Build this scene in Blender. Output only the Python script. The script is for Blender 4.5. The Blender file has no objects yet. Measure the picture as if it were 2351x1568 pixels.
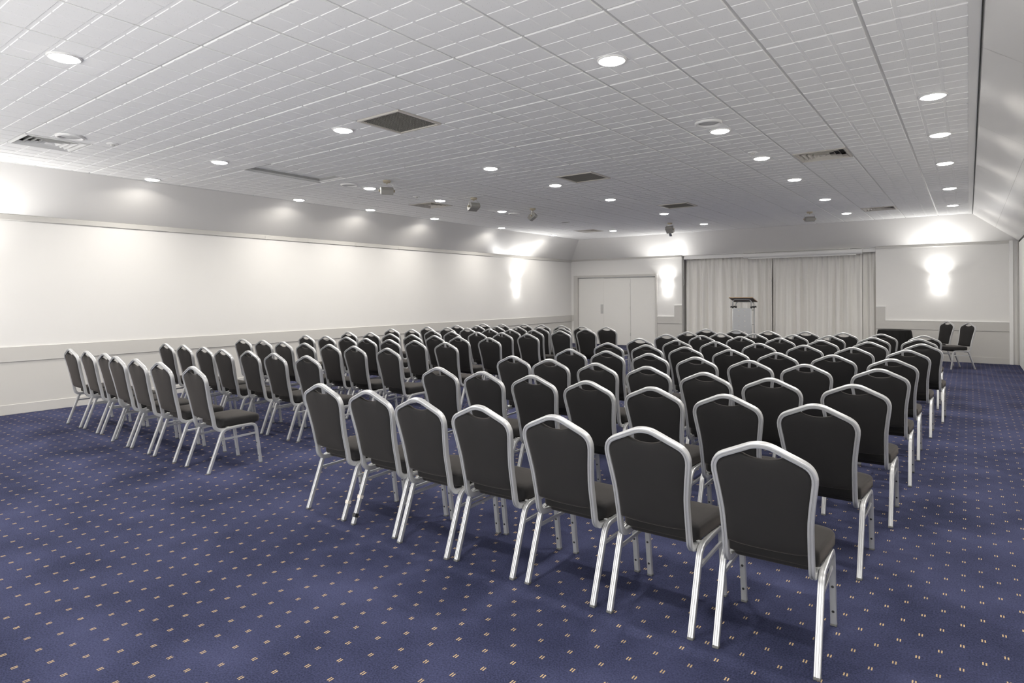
import bpy, bmesh, math, random
from mathutils import Matrix, Vector

random.seed(7)
S = bpy.context.scene
COL = S.collection
PI = math.pi

# ------------------------------------------------------------------ camera
F_PX, SHIFT_PX, YAW, ROLL, EYE = 1409.5, -106.2455, 0.6394, -0.0057, 1.56
cam_data = bpy.data.cameras.new('camera')
cam = bpy.data.objects.new('camera', cam_data)
COL.objects.link(cam)
cam_data.sensor_width = 36.0
cam_data.sensor_fit = 'HORIZONTAL'
cam_data.lens = 36.0 * F_PX / 2351.0
cam_data.shift_y = SHIFT_PX / 2351.0
cam_data.clip_start = 0.05
cam.matrix_world = (Matrix.Translation((0, 0, EYE)) @ Matrix.Rotation(YAW, 4, 'Z')
                    @ Matrix.Rotation(PI / 2, 4, 'X') @ Matrix.Rotation(ROLL, 4, 'Z'))
S.camera = cam

# ------------------------------------------------------------------ world, exposure
world = bpy.data.worlds.new('world')
S.world = world
world.use_nodes = True
world.node_tree.nodes['Background'].inputs[0].default_value = (1.0, 0.985, 0.96, 1)
world.node_tree.nodes['Background'].inputs[1].default_value = 4.5
S.view_settings.view_transform = 'Standard'
S.view_settings.look = 'None'
S.view_settings.gamma = 1.0
S.view_settings.use_curve_mapping = False
S.view_settings.exposure = 0.14
try:
    S.cycles.use_denoising = True
    S.cycles.max_bounces = 12
    S.cycles.diffuse_bounces = 8
    S.cycles.sample_clamp_indirect = 8.0
except Exception:
    pass

# light levels of the room's own lamps
DOWNLIGHT_W = 19.5
DOWNLIGHT_RGB = (1.0, 0.955, 0.885)
SCONCE_W = 85.0
SCONCE_RGB = (1.0, 0.985, 0.96)

# ------------------------------------------------------------------ room measures
XL, XR, YB, YF = -10.306, 0.866, 17.079, -0.934      # left wall, right wall, far wall, wall behind the viewer
HS, ZC = 2.671, 3.249                              # foot of the sloped soffit, ceiling
CXL, CXR, CYB, CYF = XL + 0.68, 0.0713, YB - 0.68, YF + 0.68       # edges of the flat ceiling
DADO_T, DADO_B, BASE_T = 0.907, 0.704, 0.133
RX0, RX1 = -6.613, -1.790                          # curtain recess
POST_X = 0.707

# ------------------------------------------------------------------ materials
def new_mat(name):
    m = bpy.data.materials.new(name)
    m.use_nodes = True
    nt = m.node_tree
    return m, nt, nt.nodes['Principled BSDF']

def simple(name, col, rough=0.5, metal=0.0, spec=0.5, bump=0.0, scale=200.0, mottling=0.0, mscale=3.0):
    m, nt, b = new_mat(name)
    b.inputs['Base Color'].default_value = (*col, 1)
    b.inputs['Roughness'].default_value = rough
    b.inputs['Metallic'].default_value = metal
    b.inputs['Specular IOR Level'].default_value = spec
    tc = nt.nodes.new('ShaderNodeTexCoord')
    if mottling:
        n = nt.nodes.new('ShaderNodeTexNoise')
        n.inputs['Scale'].default_value = mscale
        n.inputs['Detail'].default_value = 4
        nt.links.new(tc.outputs['Object'], n.inputs['Vector'])
        mr = nt.nodes.new('ShaderNodeMapRange')
        mr.inputs['To Min'].default_value = 1 - mottling
        mr.inputs['To Max'].default_value = 1 + mottling
        nt.links.new(n.outputs['Fac'], mr.inputs['Value'])
        mx = nt.nodes.new('ShaderNodeVectorMath')
        mx.operation = 'SCALE'
        mx.inputs[0].default_value = col
        nt.links.new(mr.outputs['Result'], mx.inputs['Scale'])
        nt.links.new(mx.outputs['Vector'], b.inputs['Base Color'])
    if bump:
        n2 = nt.nodes.new('ShaderNodeTexNoise')
        n2.inputs['Scale'].default_value = scale
        n2.inputs['Detail'].default_value = 3
        nt.links.new(tc.outputs['Object'], n2.inputs['Vector'])
        bp = nt.nodes.new('ShaderNodeBump')
        bp.inputs['Strength'].default_value = bump
        bp.inputs['Distance'].default_value = 0.002
        nt.links.new(n2.outputs['Fac'], bp.inputs['Height'])
        nt.links.new(bp.outputs['Normal'], b.inputs['Normal'])
    return m

def emissive(name, col, strength):
    m, nt, b = new_mat(name)
    b.inputs['Base Color'].default_value = (0.9, 0.9, 0.9, 1)
    b.inputs['Emission Color'].default_value = (*col, 1)
    b.inputs['Emission Strength'].default_value = strength
    return m

M = {}
M['wall'] = simple('wall_paint', (0.735, 0.725, 0.705), 0.38, spec=0.4, bump=0.05, scale=60, mottling=0.012)
M['trim'] = simple('trim_paint', (0.55, 0.537, 0.510), 0.36, spec=0.45, mottling=0.01)
M['lower'] = simple('lower_wall_paint', (0.57, 0.557, 0.528), 0.42, spec=0.4, bump=0.05, scale=60, mottling=0.012)
M['soffit'] = simple('soffit_paint', (0.78, 0.768, 0.745), 0.40, spec=0.4, bump=0.04, scale=50, mottling=0.01)
M['white'] = simple('white_paint', (0.82, 0.815, 0.80), 0.4, spec=0.4)
M['door'] = simple('door_paint', (0.74, 0.73, 0.70), 0.4, spec=0.45, mottling=0.01)
M['panel'] = simple('sliding_panel_vinyl', (0.80, 0.795, 0.775), 0.45, spec=0.4, bump=0.05, scale=120)
M['gridbar'] = simple('grid_bar_enamel', (0.66, 0.66, 0.65), 0.45)
M['alu'] = simple('brushed_aluminium', (0.53, 0.535, 0.54), 0.36, metal=0.55, mottling=0.03, mscale=20)
M['steel'] = simple('satin_steel', (0.55, 0.55, 0.54), 0.35, metal=0.9)
M['fabric'] = simple('charcoal_fabric', (0.0150, 0.0146, 0.0150), 0.85, spec=0.25, bump=0.35, scale=900, mottling=0.10, mscale=9)
M['fabric'].node_tree.nodes['Principled BSDF'].inputs['Sheen Weight'].default_value = 0.20
M['fabric'].node_tree.nodes['Principled BSDF'].inputs['Sheen Roughness'].default_value = 0.4
M['fabric'].node_tree.nodes['Principled BSDF'].inputs['Sheen Tint'].default_value = (0.75, 0.66, 0.60, 1)
M['rubber'] = simple('grey_rubber', (0.13, 0.13, 0.125), 0.6)
M['black'] = simple('black_plastic', (0.015, 0.015, 0.015), 0.45)
M['cloth'] = simple('black_tablecloth', (0.012, 0.012, 0.012), 0.85, spec=0.2, bump=0.2, scale=500)
M['wood'] = simple('lectern_board', (0.42, 0.30, 0.19), 0.5, mottling=0.12, mscale=12)
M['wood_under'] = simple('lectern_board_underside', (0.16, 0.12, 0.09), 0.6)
M['silver'] = simple('silver_powder_coat', (0.44, 0.45, 0.46), 0.45, metal=0.3)
M['beige'] = simple('beige_plastic', (0.50, 0.44, 0.33), 0.5)
M['lampgrey'] = simple('grey_lamp_housing', (0.66, 0.65, 0.62), 0.45)
M['housing'] = simple('dark_grey_lamp_housing', (0.33, 0.32, 0.295), 0.45)
M['reveal'] = simple('grey_reveal_board', (0.36, 0.36, 0.355), 0.6)
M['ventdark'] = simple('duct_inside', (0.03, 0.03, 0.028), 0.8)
M['mesh'] = simple('grille_core', (0.20, 0.19, 0.175), 0.75)
M['vent'] = simple('vent_metal', (0.62, 0.59, 0.54), 0.45)
M['ventL'] = simple('vent_metal_white', (0.78, 0.78, 0.77), 0.45)
M['speaker'] = simple('speaker_mesh', (0.62, 0.62, 0.61), 0.6)
M['tape'] = simple('black_tape', (0.02, 0.02, 0.02), 0.5)
M['paper'] = simple('paper_tape', (0.62, 0.58, 0.52), 0.8)
M['glow'] = emissive('downlight_glow', (1.0, 0.97, 0.93), 34.0)
M['sconce_glow'] = emissive('sconce_glass_glow', (1.0, 0.98, 0.95), 16.0)

def glass_mat():
    m = bpy.data.materials.new('window_glass'); m.use_nodes = True
    nt = m.node_tree; nt.nodes.clear()
    o = nt.nodes.new('ShaderNodeOutputMaterial'); t = nt.nodes.new('ShaderNodeBsdfTransparent'); g = nt.nodes.new('ShaderNodeBsdfGlossy')
    g.inputs['Roughness'].default_value = 0.02
    mx = nt.nodes.new('ShaderNodeMixShader'); mx.inputs[0].default_value = 0.07
    nt.links.new(t.outputs[0], mx.inputs[1]); nt.links.new(g.outputs[0], mx.inputs[2]); nt.links.new(mx.outputs[0], o.inputs['Surface'])
    return m
M['glass'] = glass_mat()

# ceiling tile: fissured mineral fibre
def tile_mat():
    m, nt, b = new_mat('mineral_fibre_tile')
    b.inputs['Roughness'].default_value = 0.9
    b.inputs['Specular IOR Level'].default_value = 0.2
    tc = nt.nodes.new('ShaderNodeTexCoord')
    v = nt.nodes.new('ShaderNodeTexVoronoi')
    v.inputs['Scale'].default_value = 90
    nt.links.new(tc.outputs['Object'], v.inputs['Vector'])
    n = nt.nodes.new('ShaderNodeTexNoise')
    n.inputs['Scale'].default_value = 55
    nt.links.new(tc.outputs['Object'], n.inputs['Vector'])
    less = nt.nodes.new('ShaderNodeMath'); less.operation = 'LESS_THAN'; less.inputs[1].default_value = 0.13
    nt.links.new(v.outputs['Distance'], less.inputs[0])
    gt = nt.nodes.new('ShaderNodeMath'); gt.operation = 'GREATER_THAN'; gt.inputs[1].default_value = 0.52
    nt.links.new(n.outputs['Fac'], gt.inputs[0])
    mul = nt.nodes.new('ShaderNodeMath'); mul.operation = 'MULTIPLY'
    nt.links.new(less.outputs[0], mul.inputs[0]); nt.links.new(gt.outputs[0], mul.inputs[1])
    mix = nt.nodes.new('ShaderNodeMixRGB')
    mix.inputs[1].default_value = (0.91, 0.91, 0.90, 1)
    mix.inputs[2].default_value = (0.55, 0.54, 0.52, 1)
    nt.links.new(mul.outputs[0], mix.inputs[0])
    nt.links.new(mix.outputs[0], b.inputs['Base Color'])
    return m
M['tile'] = tile_mat()

# carpet: navy pile with a lattice of small double gold dashes
def carpet_mat():
    m, nt, b = new_mat('navy_carpet')
    b.inputs['Roughness'].default_value = 0.95
    b.inputs['Specular IOR Level'].default_value = 0.1
    L = nt.links
    tc = nt.nodes.new('ShaderNodeTexCoord')
    # waver the dashes a little
    wn = nt.nodes.new('ShaderNodeTexNoise'); wn.inputs['Scale'].default_value = 140
    L.new(tc.outputs['Object'], wn.inputs['Vector'])
    wsub = nt.nodes.new('ShaderNodeVectorMath'); wsub.operation = 'SUBTRACT'; wsub.inputs[1].default_value = (0.5, 0.5, 0.5)
    L.new(wn.outputs['Color'], wsub.inputs[0])
    wsc = nt.nodes.new('ShaderNodeVectorMath'); wsc.operation = 'SCALE'; wsc.inputs['Scale'].default_value = 0.0035
    L.new(wsub.outputs[0], wsc.inputs[0])
    wadd = nt.nodes.new('ShaderNodeVectorMath'); wadd.operation = 'ADD'
    L.new(tc.outputs['Object'], wadd.inputs[0]); L.new(wsc.outputs[0], wadd.inputs[1])
    sep = nt.nodes.new('ShaderNodeSeparateXYZ')
    L.new(wadd.outputs[0], sep.inputs[0])
    A, Bp = 0.1529, 0.2111
    def mth(op, a, bb=None, c=None):
        n = nt.nodes.new('ShaderNodeMath'); n.operation = op
        for i, x in enumerate((a, bb, c)):
            if x is None: continue
            if isinstance(x, (int, float)): n.inputs[i].default_value = x
            else: L.new(x, n.inputs[i])
        return n.outputs[0]
    def cell(coord, x0, per, off):
        u = mth('MULTIPLY_ADD', coord, 1 / per, -x0 / per + off + 0.5)
        fr = mth('FRACT', u)
        return mth('MULTIPLY', mth('SUBTRACT', fr, 0.5), per)      # metres from the lattice point
    masks = []
    for off in (0.0, 0.5):
        dx = cell(sep.outputs[0], -0.029, A, off)
        dy = cell(sep.outputs[1], 3.143, Bp, off)
        ax = mth('ABSOLUTE', mth('SUBTRACT', mth('ABSOLUTE', dx), 0.0056))   # two strokes side by side
        sx = mth('LESS_THAN', ax, 0.0026)
        sy = mth('LESS_THAN', mth('ABSOLUTE', dy), 0.0118)
        masks.append(mth('MULTIPLY', sx, sy))
    mask = mth('MAXIMUM', masks[0], masks[1])
    # navy base: broad tread patches and fine pile
    n1 = nt.nodes.new('ShaderNodeTexNoise'); n1.inputs['Scale'].default_value = 1.6; n1.inputs['Detail'].default_value = 5
    L.new(tc.outputs['Object'], n1.inputs['Vector'])
    n2 = nt.nodes.new('ShaderNodeTexNoise'); n2.inputs['Scale'].default_value = 130; n2.inputs['Detail'].default_value = 4
    L.new(tc.outputs['Object'], n2.inputs['Vector'])
    mixv = mth('ADD', mth('MULTIPLY', n1.outputs['Fac'], 0.55), mth('MULTIPLY', n2.outputs['Fac'], 0.55))
    cr = nt.nodes.new('ShaderNodeValToRGB')
    cr.color_ramp.elements[0].position = 0.36; cr.color_ramp.elements[0].color = (0.013, 0.0155, 0.036, 1)
    cr.color_ramp.elements[1].position = 0.76; cr.color_ramp.elements[1].color = (0.064, 0.070, 0.140, 1)
    L.new(mixv, cr.inputs[0])
    mix = nt.nodes.new('ShaderNodeMixRGB')
    mix.inputs[2].default_value = (0.46, 0.335, 0.185, 1)
    L.new(mask, mix.inputs[0]); L.new(cr.outputs[0], mix.inputs[1])
    L.new(mix.outputs[0], b.inputs['Base Color'])
    bp = nt.nodes.new('ShaderNodeBump'); bp.inputs['Strength'].default_value = 0.5; bp.inputs['Distance'].default_value = 0.004
    L.new(n2.outputs['Fac'], bp.inputs['Height']); L.new(bp.outputs['Normal'], b.inputs['Normal'])
    return m
M['carpet'] = carpet_mat()

def curtain_mat():
    m, nt, b = new_mat('grey_curtain_fabric')
    b.inputs['Base Color'].default_value = (0.78, 0.765, 0.73, 1)
    b.inputs['Roughness'].default_value = 0.8
    b.inputs['Specular IOR Level'].default_value = 0.25
    b.inputs['Sheen Weight'].default_value = 0.15
    return m
M['curtain'] = curtain_mat()

# ------------------------------------------------------------------ mesh helpers
def mesh_from(name, verts, faces, mat=None, smooth=False):
    me = bpy.data.meshes.new(name)
    me.from_pydata(verts, [], faces)
    me.validate()
    bm = bmesh.new(); bm.from_mesh(me)
    bmesh.ops.recalc_face_normals(bm, faces=bm.faces)
    bm.to_mesh(me); bm.free()
    if mat: me.materials.append(M[mat])
    if smooth:
        for p in me.polygons: p.use_smooth = True
    return me

def ob(name, data, parent=None, loc=None, rotz=None):
    o = bpy.data.objects.new(name, data)
    COL.objects.link(o)
    if parent is not None: o.parent = parent
    if loc is not None: o.location = loc
    if rotz is not None: o.rotation_euler = (0, 0, rotz)
    return o

def thing(name, label, cat, loc=(0, 0, 0), rotz=0.0, group=None):
    o = ob(name, None, None, loc, rotz)
    o.empty_display_size = 0.1
    return tag(o, label, cat, group)

def tag(o, label, cat, group=None):
    o['label'] = label; o['category'] = cat
    if group: o['group'] = group
    return o

def struct(o, label=None):
    o['kind'] = 'structure'
    if label: o['label'] = label
    return o

class MB:
    """collects boxes, tubes and lathes into one mesh"""
    def __init__(self): self.v = []; self.f = []
    def add(self, vs, fs):
        k = len(self.v)
        self.v += [tuple(x) for x in vs]
        self.f += [tuple(i + k for i in f) for f in fs]
        return self
    def box(self, x0, x1, y0, y1, z0, z1):
        vs = [(x0, y0, z0), (x1, y0, z0), (x1, y1, z0), (x0, y1, z0), (x0, y0, z1), (x1, y0, z1), (x1, y1, z1), (x0, y1, z1)]
        return self.add(vs, [(0, 3, 2, 1), (4, 5, 6, 7), (0, 1, 5, 4), (1, 2, 6, 5), (2, 3, 7, 6), (3, 0, 4, 7)])
    def quad(self, a, b, c, d): return self.add([a, b, c, d], [(0, 1, 2, 3)])
    def prism(self, pts, axis, a, b):
        """polygon pts (2-d) extruded along axis from a to b"""
        def mk(p, t):
            return {'x': (t, p[0], p[1]), 'y': (p[0], t, p[1]), 'z': (p[0], p[1], t)}[axis]
        n = len(pts)
        vs = [mk(p, a) for p in pts] + [mk(p, b) for p in pts]
        fs = [tuple(range(n)), tuple(range(2 * n - 1, n - 1, -1))] + [(i, (i + 1) % n, n + (i + 1) % n, n + i) for i in range(n)]
        return self.add(vs, fs)
    def tube(self, path, r, seg=10, closed=False, cap=True):
        path = [Vector(p) for p in path]
        n = len(path); rings = []
        up = None
        for i, p in enumerate(path):
            a = path[i - 1] if (i > 0 or closed) else p
            c = path[(i + 1) % n] if (i < n - 1 or closed) else p
            t = (c - a).normalized()
            if up is None:
                up = Vector((0, 0, 1)) if abs(t.z) < 0.9 else Vector((1, 0, 0))
            u = (up - up.dot(t) * t).normalized(); w = t.cross(u); up = u
            rings.append([p + u * r * math.cos(2 * PI * k / seg) + w * r * math.sin(2 * PI * k / seg) for k in range(seg)])
        vs = [q for R in rings for q in R]; fs = []
        for i in range(n if closed else n - 1):
            j = (i + 1) % n
            for k in range(seg):
                fs.append((i * seg + k, i * seg + (k + 1) % seg, j * seg + (k + 1) % seg, j * seg + k))
        if cap and not closed:
            fs += [tuple(range(seg - 1, -1, -1)), tuple((n - 1) * seg + k for k in range(seg))]
        return self.add(vs, fs)
    def lathe(self, prof, cx=0, cy=0, seg=32):
        """(radius, z) profile turned about a vertical axis"""
        vs = []; fs = []; n = len(prof)
        for r, z in prof:
            for k in range(seg):
                a = 2 * PI * k / seg
                vs.append((cx + r * math.cos(a), cy + r * math.sin(a), z))
        for i in range(n - 1):
            for k in range(seg):
                fs.append((i * seg + k, i * seg + (k + 1) % seg, (i + 1) * seg + (k + 1) % seg, (i + 1) * seg + k))
        if prof[0][0] > 0: fs.append(tuple(range(seg - 1, -1, -1)))
        if prof[-1][0] > 0: fs.append(tuple((n - 1) * seg + k for k in range(seg)))
        return self.add(vs, fs)
    def mesh(self, name, mat, smooth=False, bevel=0.0):
        me = mesh_from(name, self.v, self.f, mat, smooth)
        if bevel:
            bm = bmesh.new(); bm.from_mesh(me)
            bmesh.ops.bevel(bm, geom=list(bm.edges), offset=bevel, segments=1, affect='EDGES')
            bm.to_mesh(me); bm.free()
        return me

def smooth_by_angle(me, deg=35):
    """smooth shading with sharp edges kept"""
    for p in me.polygons: p.use_smooth = True
    bm = bmesh.new(); bm.from_mesh(me)
    lim = math.radians(deg)
    for e in bm.edges:
        if len(e.link_faces) == 2 and e.calc_face_angle(0.0) > lim: e.smooth = False
    bm.to_mesh(me); bm.free()
    return me

def box_ob(name, mat, dims, parent=None, bevel=0.0):
    return ob(name, MB().box(*dims).mesh(name, mat, bevel=bevel), parent)

# ================================================================== STRUCTURE
T = 0.12
floor = struct(box_ob('floor', 'carpet', (XL - T, XR + T, YF - T, YB + 0.45, -0.1, 0.0)))

# ---- left wall
wl = struct(box_ob('wall_left', 'wall', (XL - T, XL, YF, YB, 0, ZC + 0.2)))
box_ob('lower_panel', 'lower', (XL, XL + 0.006, YF, YB, BASE_T - 0.01, DADO_B + 0.02), wl)
struct(box_ob('baseboard_left', 'trim', (XL, XL + 0.018, YF, YB, 0, BASE_T), bevel=0.003))
t1 = struct(box_ob('trim_1', 'trim', (XL, XL + 0.020, YF, YB, DADO_B, DADO_T), bevel=0.003), 'wide painted dado band along the left wall')
t2 = struct(box_ob('trim_2', 'trim', (XL, XL + 0.022, YF, YB, 2.609, HS + 0.01), bevel=0.003), 'painted picture rail at the top of the left wall')

# ---- far wall: left stretch with the door opening, right stretch, header over the recess
wb = struct(ob('wall_back', MB()
    .box(XL - T, -10.13, YB, YB + T, 0, ZC + 0.2)
    .box(-10.13, -7.39, YB, YB + T, 2.12, ZC + 0.2)
    .box(-7.39, RX0, YB, YB + T, 0, ZC + 0.2)
    .box(RX1, XR + T, YB, YB + T, 0, ZC + 0.2)
    .box(RX0, RX1, YB, YB + T, 2.66, ZC + 0.2)
    .box(RX0 - T, RX0, YB + T, YB + 0.45, 0, 2.8)
    .box(RX1, RX1 + T, YB + T, YB + 0.45, 0, 2.8)
    .box(RX0, RX1, YB + 0.33, YB + 0.45, 0, 2.8)
    .box(RX0, RX1, YB + T, YB + 0.33, 2.66, 2.8)
    .mesh('wall_back', 'wall')))
def dado_run(x0, x1, n):
    box_ob('lower_panel', 'lower', (x0, x1, YB - 0.006, YB, BASE_T - 0.01, DADO_B + 0.01), wb)
    struct(box_ob('trim_%d' % n, 'trim', (x0, x1, YB - 0.020, YB, DADO_B + 0.008, DADO_T), bevel=0.003),
           'painted dado band on the far wall ' + ('beside the double doors' if x0 < -5 else 'beside the corner post' if x0 > -2 else ''))
# left of recess: band stepping up at the curtain
struct(ob('trim_3', MB().prism([(-7.362, DADO_B + 0.008), (RX0, DADO_B + 0.008), (RX0, 1.235), (-6.833, 1.235), (-6.833, DADO_T), (-7.362, DADO_T)], 'y', YB - 0.020, YB)
    .mesh('trim_3', 'trim')), 'stepped dado band between the double doors and the curtain')
struct(ob('trim_4', MB().prism([(RX1, DADO_B + 0.008), (POST_X, DADO_B + 0.008), (POST_X, DADO_T), (-1.592, DADO_T), (-1.592, 1.236), (RX1, 1.236)], 'y', YB - 0.020, YB)
    .mesh('trim_4', 'trim')), 'stepped dado band between the curtain and the corner post')
# bright bead along the top of the stepped bands
struct(ob('trim_5', MB().box(-7.362, -6.833, YB - 0.026, YB, DADO_T, DADO_T + 0.014).box(-6.847, -6.833, YB - 0.026, YB, DADO_T + 0.014, 1.235)
    .box(-6.847, RX0, YB - 0.026, YB, 1.235, 1.249).mesh('trim_5', 'white')), 'white bead on the stepped dado beside the double doors')
struct(ob('trim_6', MB().box(-1.592, POST_X, YB - 0.026, YB, DADO_T, DADO_T + 0.014).box(-1.592, -1.578, YB - 0.026, YB, DADO_T + 0.014, 1.236)
    .box(RX1, -1.578, YB - 0.026, YB, 1.236, 1.250).mesh('trim_6', 'white')), 'white bead on the stepped dado beside the corner post')
for x0, x1 in ((-7.362, RX0), (RX1, POST_X)):
    box_ob('lower_panel', 'lower', (x0, x1, YB - 0.006, YB, BASE_T - 0.01, DADO_B + 0.01), wb)
struct(ob('baseboard_back', MB().box(-7.362, RX0, YB - 0.018, YB, 0, BASE_T).box(RX1, POST_X, YB - 0.018, YB, 0, BASE_T)
    .mesh('baseboard_back', 'trim')))
struct(ob('trim_7', MB().box(XL + 0.02, RX0, YB - 0.020, YB, 2.625, HS + 0.01).box(RX1, POST_X, YB - 0.020, YB, 2.625, HS + 0.01)
    .mesh('trim_7', 'trim')), 'painted picture rail at the top of the far wall')
# short dado return left of the door frame
struct(ob('trim_8', MB().box(XL + 0.02, -10.2, YB - 0.012, YB, DADO_B + 0.008, DADO_T).mesh('trim_8', 'trim')), 'short dado return in the left far corner')

# ---- corner post and channel beside the folding wall
struct(box_ob('trim_9', 'white', (POST_X, 0.775, YB - 0.045, YB, 0, HS + 0.005), bevel=0.004), 'white corner post at the end of the far wall')
struct(box_ob('trim_10', 'trim', (0.836, XR, YB - 0.07, YB, 0, HS), bevel=0.004), 'narrow grey jamb in the right far corner')

# ---- right wall: folding acoustic wall panels
wr = struct(box_ob('wall_right', 'wall', (XR + 0.05, XR + 0.05 + T, YF, YB, 0, ZC + 0.2)))
pan_w = 1.2
y = YB - 0.10
while y > YF + 0.2:
    y0 = max(y - pan_w, YF)
    p = box_ob('wall_panel', 'panel', (XR, XR + 0.05, y0 + 0.006, y, 0.012, 2.63), wr, bevel=0.004)
    y = y0
struct(box_ob('trim_11', 'ventdark', (XR, XR + 0.05, YF, YB - 0.1, 2.635, HS + 0.02)), 'dark track gap above the folding wall')

# ---- wall behind the viewer; its windows are invented, added to brighten the ceiling
WZ0, WZ1 = 0.15, 2.58
FILL_WINS = [(-8.9, -6.0), (-5.7, -2.8), (-2.5, 0.4)]
wf = MB().box(XL - T, XR + T, YF - T, YF, 0, WZ0).box(XL - T, XR + T, YF - T, YF, WZ1, ZC + 0.2)
for a, b in zip([XL - T] + [w[1] for w in FILL_WINS], [w[0] for w in FILL_WINS] + [XR + T]):
    wf.box(a, b, YF - T, YF, WZ0, WZ1)
struct(ob('wall_front', wf.mesh('wall_front', 'wall')))
for k, (a, b) in enumerate(FILL_WINS):
    fm = MB()
    for x0, x1, z0, z1 in ((a, b, WZ0, WZ0 + 0.05), (a, b, WZ1 - 0.05, WZ1), (a, a + 0.05, WZ0 + 0.05, WZ1 - 0.05), (b - 0.05, b, WZ0 + 0.05, WZ1 - 0.05),
                           ((a + b) / 2 - 0.025, (a + b) / 2 + 0.025, WZ0 + 0.05, WZ1 - 0.05)):
        fm.box(x0, x1, YF - 0.08, YF - 0.02, z0, z1)
    w = struct(ob('window_%d' % (k + 1), fm.mesh('window_frame', 'white')), 'tall glazed opening added for fill daylight in the unseen wall behind the viewer')
    for x0, x1 in ((a + 0.05, (a + b) / 2 - 0.025), ((a + b) / 2 + 0.025, b - 0.05)):
        box_ob('pane', 'glass', (x0, x1, YF - 0.054, YF - 0.048, WZ0 + 0.05, WZ1 - 0.05), w)


# ---- sloped soffits between walls and ceiling (mitred)
def soffit(name, a, b, c, d, lab):
    """a,b on the wall edge (low), c,d on the ceiling edge; a small thickness behind"""
    n = (Vector(b) - Vector(a)).cross(Vector(d) - Vector(a)).normalized()
    if n.z < 0: n = -n
    k = n * 0.02
    vs = [a, b, c, d] + [tuple(Vector(q) + k) for q in (a, b, c, d)]
    fs = [(0, 1, 2, 3), (7, 6, 5, 4), (0, 4, 5, 1), (1, 5, 6, 2), (2, 6, 7, 3), (3, 7, 4, 0)]
    return struct(ob(name, mesh_from(name, vs, fs, 'soffit')), lab)
soffit('soffit_left', (XL, YF, HS), (XL, YB, HS), (CXL, CYB, ZC), (CXL, CYF, ZC), 'sloped painted soffit above the left wall')
soffit('soffit_back', (XL, YB, HS), (XR, YB, HS), (CXR, CYB, ZC), (CXL, CYB, ZC), 'sloped painted soffit above the far wall')
sr = soffit('soffit_right', (XR, YB, HS), (XR, YF, HS), (CXR, CYF, ZC), (CXR, CYB, ZC), 'sloped painted soffit above the folding wall')
soffit('soffit_front', (XR, YF, HS), (XL, YF, HS), (CXL, CYF, ZC), (CXR, CYF, ZC), 'sloped painted soffit above the wall behind the viewer')
# sheet joints of the right soffit
sl = Vector((XR - CXR, 0, HS - ZC)); sn = Vector((HS - ZC, 0, CXR - XR)).normalized()
for yy in (14.9, 12.5, 10.1, 7.7, 5.3):
    t = (yy - CYB) / (YB - CYB) if yy > CYB else 0
    a = Vector((CXR, yy, ZC)) + sn * 0.0012; b2 = a + sl
    ob('sheet_joint', mesh_from('sheet_joint', [tuple(a), tuple(b2), tuple(b2 + Vector((0, 0.006, 0))), tuple(a + Vector((0, 0.006, 0)))], [(0, 1, 2, 3)], 'trim'), sr)

mid = Vector((CXR, 0, ZC)) + sl * 0.503 + sn * 0.0012; dv = sl.normalized() * 0.003
ob('long_joint', mesh_from('long_joint', [tuple(mid - dv + Vector((0, CYF, 0))), tuple(mid + dv + Vector((0, CYF, 0))), tuple(mid + dv + Vector((0, CYB + 0.34, 0))), tuple(mid - dv + Vector((0, CYB + 0.34, 0)))], [(0, 1, 2, 3)], 'trim'), sr)
scm = MB(); e1 = sl.normalized(); e2 = Vector((0, 1, 0))
for k in range(26):
    c0 = mid + Vector((0, 8.0 + 0.32 * k, 0)) + e1 * random.choice((-0.022, 0.022)) + sn * 0.0006
    scm.add([tuple(c0 + (e1 * math.cos(PI * q / 3) + e2 * math.sin(PI * q / 3)) * 0.007) for q in range(6)], [tuple(range(6))])
so_ = ob('screw_heads', scm.mesh('screw_heads', 'steel'), sr); so_['kind'] = 'stuff'

# ---- ceiling: backing slab, grid bars, tiles
GX0, GXS, GY0, GYS = -0.5235, 0.6035, 4.456, 1.1895
ceil = struct(box_ob('ceiling', 'gridbar', (XL - T, XR + T, YF - T, YB + T, ZC + 0.16, ZC + 0.26)))
trim12 = struct(box_ob('trim_12', 'white', (CXR - 0.066, CXR, CYF, CYB, ZC - 0.005, ZC + 0.02)), 'white edge strip along the right side of the ceiling')
struct(box_ob('trim_13', 'ventdark', (CXR, CXR + 0.008, CYF, CYB, ZC - 0.012, ZC + 0.01)), 'dark strip coloured as the shadow gap between the ceiling strip and the right soffit')  # dark strip paints in the shadow line at the soffit junction

COLS = range(-15, 1)          # tile columns (x), rows (y) counted from the grid origin
ROWS = range(-4, 10)
def tile_mesh(name, w, d, nx, ny, mat='tile'):
    """tile lying face down, corner at the origin: raised squares between shallow channels"""
    mb = MB()
    e, ch, dep = 0.010, 0.011, 0.0030
    mb.box(e, w - e, e, d - e, dep, 0.012)
    px, py = w / nx, d / ny
    vs, fs = [], []
    for i in range(nx):
        for j in range(ny):
            x0, x1, y0, y1 = i * px + ch, (i + 1) * px - ch, j * py + ch, (j + 1) * py - ch
            k = 0.0035
            mb.add([(x0, y0, dep), (x1, y0, dep), (x1, y1, dep), (x0, y1, dep), (x0 + k, y0 + k, 0), (x1 - k, y0 + k, 0), (x1 - k, y1 - k, 0), (x0 + k, y1 - k, 0)],
                   [(4, 7, 6, 5), (0, 1, 5, 4), (1, 2, 6, 5), (2, 3, 7, 6), (3, 0, 4, 7)])
    return mesh_from(name, mb.v, mb.f, mat)
TM = tile_mesh('ceiling_tile', GXS, GYS, 3, 6)
TM_HALF = tile_mesh('ceiling_tile_half', GXS, GYS / 2, 3, 3)
RW = (CXR - 0.052) - GX0
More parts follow.
